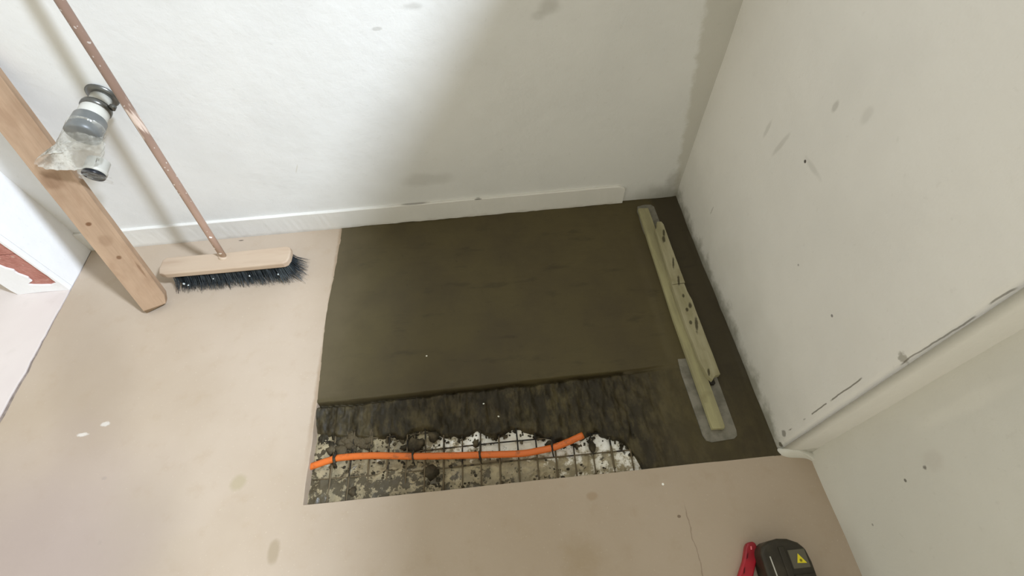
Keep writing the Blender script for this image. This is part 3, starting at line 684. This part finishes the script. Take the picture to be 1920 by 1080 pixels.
def tube_lathe(prof, n=28, ax=AX, o=P0):
    bm = bmesh.new(); a, b = frame_of(ax); rings = []
    for t, r in prof: rings.append([bm.verts.new(o+ax*t+a*math.cos(2*math.pi*k/n)*r+b*math.sin(2*math.pi*k/n)*r) for k in range(n)])
    for i in range(len(rings)-1):
        for k in range(n): bm.faces.new((rings[i][k], rings[i][(k+1) % n], rings[i+1][(k+1) % n], rings[i+1][k]))
    bm.faces.new(rings[0][::-1]); bm.faces.new(rings[-1]); return bm
fchild('wall_flange', tube_lathe([(0, 0.046), (0.004, 0.046), (0.010, 0.040), (0.012, 0.032)]), m_chrome, lab='dull chrome wall flange')
fchild('inner_sleeve', tube_lathe([(0.008, 0.0285), (0.050, 0.0285)]), m_wp)
bm = tube_lathe([(0.044, 0.030), (0.046, 0.039), (0.052, 0.041), (0.062, 0.041), (0.066, 0.034)])
fchild('clamp_ring', bm, m_chrome, lab='dark metal clamp ring')
bm = bmesh.new(); 
bm2 = tube_lathe([(0.046, 0.010), (0.058, 0.010)], 10, AX, P0 + Vector((0.046, 0, -0.004))); 
fchild('clamp_screw', bm2, m_chrome); bm.free()
fchild('coupling', tube_lathe([(0.064, 0.036), (0.067, 0.038), (0.098, 0.038), (0.102, 0.036)]), m_wp)
fchild('pipe_end', tube_lathe([(0.098, 0.040), (0.103, 0.043), (0.150, 0.045), (0.165, 0.046), (0.168, 0.040)]), m_gp, lab='wide grey plastic pipe end')
# short outlet with black mouth pointing down and towards the room
OA = Vector((-0.11, -0.94, -0.24)).normalized(); OP = Vector((-2.080, -0.192, 0.547)) - OA*0.056
fchild('outlet', tube_lathe([(0.0, 0.024), (0.004, 0.031), (0.038, 0.031), (0.040, 0.033), (0.050, 0.033)], 28, OA, OP), m_wp, lab='white plastic outlet inside the bag')
bm = bmesh.new(); torus(bm, OP+OA*0.058 , OA, 0.0275, 0.004, 28, 8); 
mo = fchild('outlet_mouth', tube_lathe([(0.050, 0.0300), (0.060, 0.0300), (0.060, 0.0255), (0.052, 0.0245)], 28, OA, OP), m_rub, lab='black open pipe mouth')
fchild('seal', bm, m_rub, parent=mo).matrix_parent_inverse = Matrix.Identity(4)
# crumpled clear bag: a gathered sleeve opening into a wide flattened skirt
def bag(name, ringspec, n=72, seed=0.0, mat=None, crump=0.006):
    bm = bmesh.new(); rings = []
    for i, (c, ux, uy, rx, ry, amp) in enumerate(ringspec):
        ring = []
        for k in range(n):
            t = 2*math.pi*k/n; d = Vector(ux)*math.cos(t)*rx + Vector(uy)*math.sin(t)*ry
            nn = noise.noise(Vector((math.cos(t)*2.2, math.sin(t)*2.2, i*0.33+seed)))+0.3*noise.noise(Vector((math.cos(t)*5, math.sin(t)*5, i*0.4+seed)))
            r2 = 1-2*abs(noise.noise(Vector((math.cos(t)*4, math.sin(t)*4, i*0.22+seed+9))))
            ring.append(bm.verts.new(Vector(c) + d + d.normalized()*(nn*crump+r2*crump*0.7)*amp))
        rings.append(ring)
    for i in range(len(rings)-1):
        for k in range(n): bm.faces.new((rings[i][k], rings[i][(k+1) % n], rings[i+1][(k+1) % n], rings[i+1][k]))
    return fchild(name, bm, mat)
s = NT('clear_bag_film')
s.b.inputs['Transmission Weight'].default_value = 0.0
tr = s.n('ShaderNodeBsdfTransparent'); tr.inputs[0].default_value = (0.96, 0.96, 0.95, 1)
s.finish(s.mix(s.ramp(s.noise(26, 4, 0.7), 0.4, 0.65), srgb(216, 214, 204), srgb(158, 154, 142)), 0.22, 0.7, s.noise(22, 3, 0.55), 0.012, 0.8)
lw = s.n('ShaderNodeLayerWeight'); lw.inputs[0].default_value = 0.35
f_ = s.math('ADD', s.math('MULTIPLY', lw.outputs['Facing'], 0.45), s.ramp(s.noise(11, 3), 0.38, 0.66, 0.12, 0.62), clamp=True)
mx = s.n('ShaderNodeMixShader'); s.L(f_, mx.inputs[0]); s.L(tr.outputs[0], mx.inputs[1]); s.L(s.b.outputs[0], mx.inputs[2]); s.L(mx.outputs[0], s.out.inputs[0])
m_bag = s.m
ux = Vector((1.0, 0.02, 0.03)).normalized(); uy = Vector((0.10, -0.55, -0.75)).normalized()
aU, aV = frame_of(AX)
spec = []
c0 = along(0.135); c1 = Vector((-2.105, -0.193, 0.612))
for i in range(15):
    t = i/14; e = t*t*(3-2*t)
    c = c0.lerp(c1, t); rx = 0.047*(1-e)+0.100*e; ry = 0.047*(1-e)+0.024*e
    spec.append((c, (Vector((1, 0, 0))*(1-e)+ux*e).normalized(), (AX.cross(Vector((1, 0, 0))).normalized()*(1-e)*1+uy*e), rx, ry, 0.5+1.2*t))
bg_ = bag('plastic_bag', spec, mat=m_bag); bg_['label'] = 'crumpled clear plastic bag'
# corner of film wrapped round the black mouth
bm = bmesh.new(); N = 16
cc = OP+OA*0.058; u = Vector((0.80, 0.05, -0.50)); u = (u-OA*u.dot(OA)).normalized(); v = OA.cross(u).normalized()
vv = [[bm.verts.new(cc + u*(-0.040+0.090*i/N) + v*(-0.036+0.072*j/N)*(1-0.35*(i/N)) + OA*(0.005*noise.noise(Vector((i*0.35, j*0.35, 3)))+0.004)) for j in range(N+1)] for i in range(N+1)]
for i in range(N):
    for j in range(N): bm.faces.new((vv[i][j], vv[i+1][j], vv[i+1][j+1], vv[i][j+1]))
s = NT('thin_film'); tr = s.n('ShaderNodeBsdfTransparent')
s.finish(srgb(206, 208, 206), 0.12, 0.8, s.noise(60, 3), 0.006)
mx = s.n('ShaderNodeMixShader'); s.L(s.ramp(s.noise(30, 3), 0.4, 0.65, 0.2, 0.42), mx.inputs[0]); s.L(tr.outputs[0], mx.inputs[1]); s.L(s.b.outputs[0], mx.inputs[2]); s.L(mx.outputs[0], s.out.inputs[0])
fchild('plastic_film', bm, s.m, lab='clear film corner over the black mouth')

# ---------------------------------------------------------------- tools at the lower right
# black power tool body with a warning triangle
tl = empty('power_tool', (-0.115, -1.42, 0.0), 'black plastic tool body with yellow warning triangle on the floor by the right wall', 'tool')
ti = Matrix.Translation((0.115, 1.42, 0))
def tchild(name, bm, mat, bev=None, lab=None, smooth=False):
    bm.transform(ti); o = from_bm(name, bm, mat, tl, smooth)
    if bev: bevel(o, bev, 3, 0.5)
    if lab: o['label'] = lab
    return o
s = NT('black_tool_plastic'); m_tp = s.finish(s.mix(s.ramp(s.noise(20, 3), 0.4, 0.65), srgb(44, 39, 29), srgb(58, 52, 40)), 0.45, 0.4, s.noise(200, 2), 0.0005)
s = NT('grey_tool_panel'); m_tg = s.finish(srgb(92, 88, 74), 0.5, 0.4)
s = NT('warning_yellow'); m_ty = s.finish(srgb(226, 210, 40), 0.5, 0.4)
s = NT('print_black'); m_tb = s.finish(srgb(40, 38, 20), 0.5, 0.4)
s = NT('print_white'); m_tw = s.finish(srgb(190, 188, 180), 0.5, 0.4)
TOP = 0.070
bm = bmesh.new()
prism(bm, [(-0.189, -1.386), (-0.180, -1.372), (-0.160, -1.362), (-0.132, -1.358), (-0.105, -1.361), (-0.080, -1.372), (-0.066, -1.388), (-0.062, -1.42), (-0.066, -1.56), (-0.185, -1.56), (-0.192, -1.46)], 0.0, TOP)
bd = tchild('housing', bm, m_tp, 0.010)
for p in bd.data.polygons: p.use_smooth = False
bm = bmesh.new(); box(bm, (-0.118, -1.432, TOP-0.002), (-0.072, -1.388, TOP+0.002)); tchild('label_panel', bm, m_tg, 0.002, 'grey panel')
bm = bmesh.new(); prism(bm, [(-0.104, -1.4195), (-0.0785, -1.4215), (-0.0945, -1.398)], TOP+0.002, TOP+0.0026); tchild('warning_triangle', bm, m_ty, lab='yellow warning triangle')
bm = bmesh.new()
for k in range(8):
    a0 = k*math.pi/4; cc = Vector((-0.0925, -1.4145, 0)); d = Vector((math.cos(a0), math.sin(a0), 0)); pp = Vector((-d.y, d.x, 0))*0.0005
    q = [cc+d*0.0008-pp, cc+d*0.0040-pp, cc+d*0.0040+pp, cc+d*0.0008+pp]; prism(bm, [(w.x, w.y) for w in q], TOP+0.0026, TOP+0.0029)
tchild('warning_symbol', bm, m_tb)
bm = bmesh.new(); prism(bm, [(-0.1705, -1.398), (-0.1675, -1.398), (-0.165, -1.50), (-0.168, -1.50)], TOP-0.0005, TOP+0.0008); tchild('marking_line', bm, m_tw, lab='thin white line')
bm = bmesh.new(); box(bm, (-0.140, -1.50, TOP-0.002), (-0.124, -1.378, TOP+0.0035)); tchild('rib', bm, m_tp, 0.002)
bm = bmesh.new(); box(bm, (-0.122, -1.50, TOP-0.002), (-0.068, -1.445, TOP+0.0045)); tchild('rib', bm, m_tp, 0.002)

# red knife beside it
kn = empty('utility_knife', (-0.21, -1.42, 0.0), 'dark red plastic handled knife on the floor left of the black tool', 'knife')
ki = Matrix.Translation((0.21, 1.42, 0))
s = NT('dark_red_plastic'); m_red = s.finish(s.mix(s.ramp(s.noise(14, 2), 0.4, 0.6), srgb(176, 26, 44), srgb(150, 22, 36)), 0.35, 0.5)
s = NT('slider_highlight'); m_pk = s.finish(srgb(236, 130, 140), 0.4)  # pinkish highlight on the thumb slider, given as its colour
s = NT('knife_groove'); m_kg = s.finish(srgb(90, 12, 24), 0.5)
bm = bmesh.new()
prism(bm, [(-0.2035, -1.366), (-0.196, -1.357), (-0.180, -1.355), (-0.173, -1.360), (-0.173, -1.376), (-0.184, -1.398), (-0.208, -1.436), (-0.270, -1.535), (-0.300, -1.52), (-0.249, -1.434), (-0.221, -1.398)], 0.0, 0.021)
bm.transform(ki); k1 = bevel(from_bm('grip', bm, m_red, kn), 0.005, 3, 0.4)
bm = bmesh.new(); prism(bm, [(-0.1915, -1.3665), (-0.188, -1.3665), (-0.190, -1.375), (-0.1935, -1.375)], 0.020, 0.0235); bm.transform(ki); bevel(from_bm('slider', bm, m_pk, kn), 0.0008)
bm = bmesh.new()
prism(bm, [(-0.2085, -1.386), (-0.2035, -1.381), (-0.2085, -1.393), (-0.2135, -1.396)], 0.0195, 0.0222); prism(bm, [(-0.229, -1.418), (-0.224, -1.413), (-0.230, -1.427), (-0.235, -1.430)], 0.0195, 0.0222)
bm.transform(ki); from_bm('grip_notch', bm, m_kg, kn)
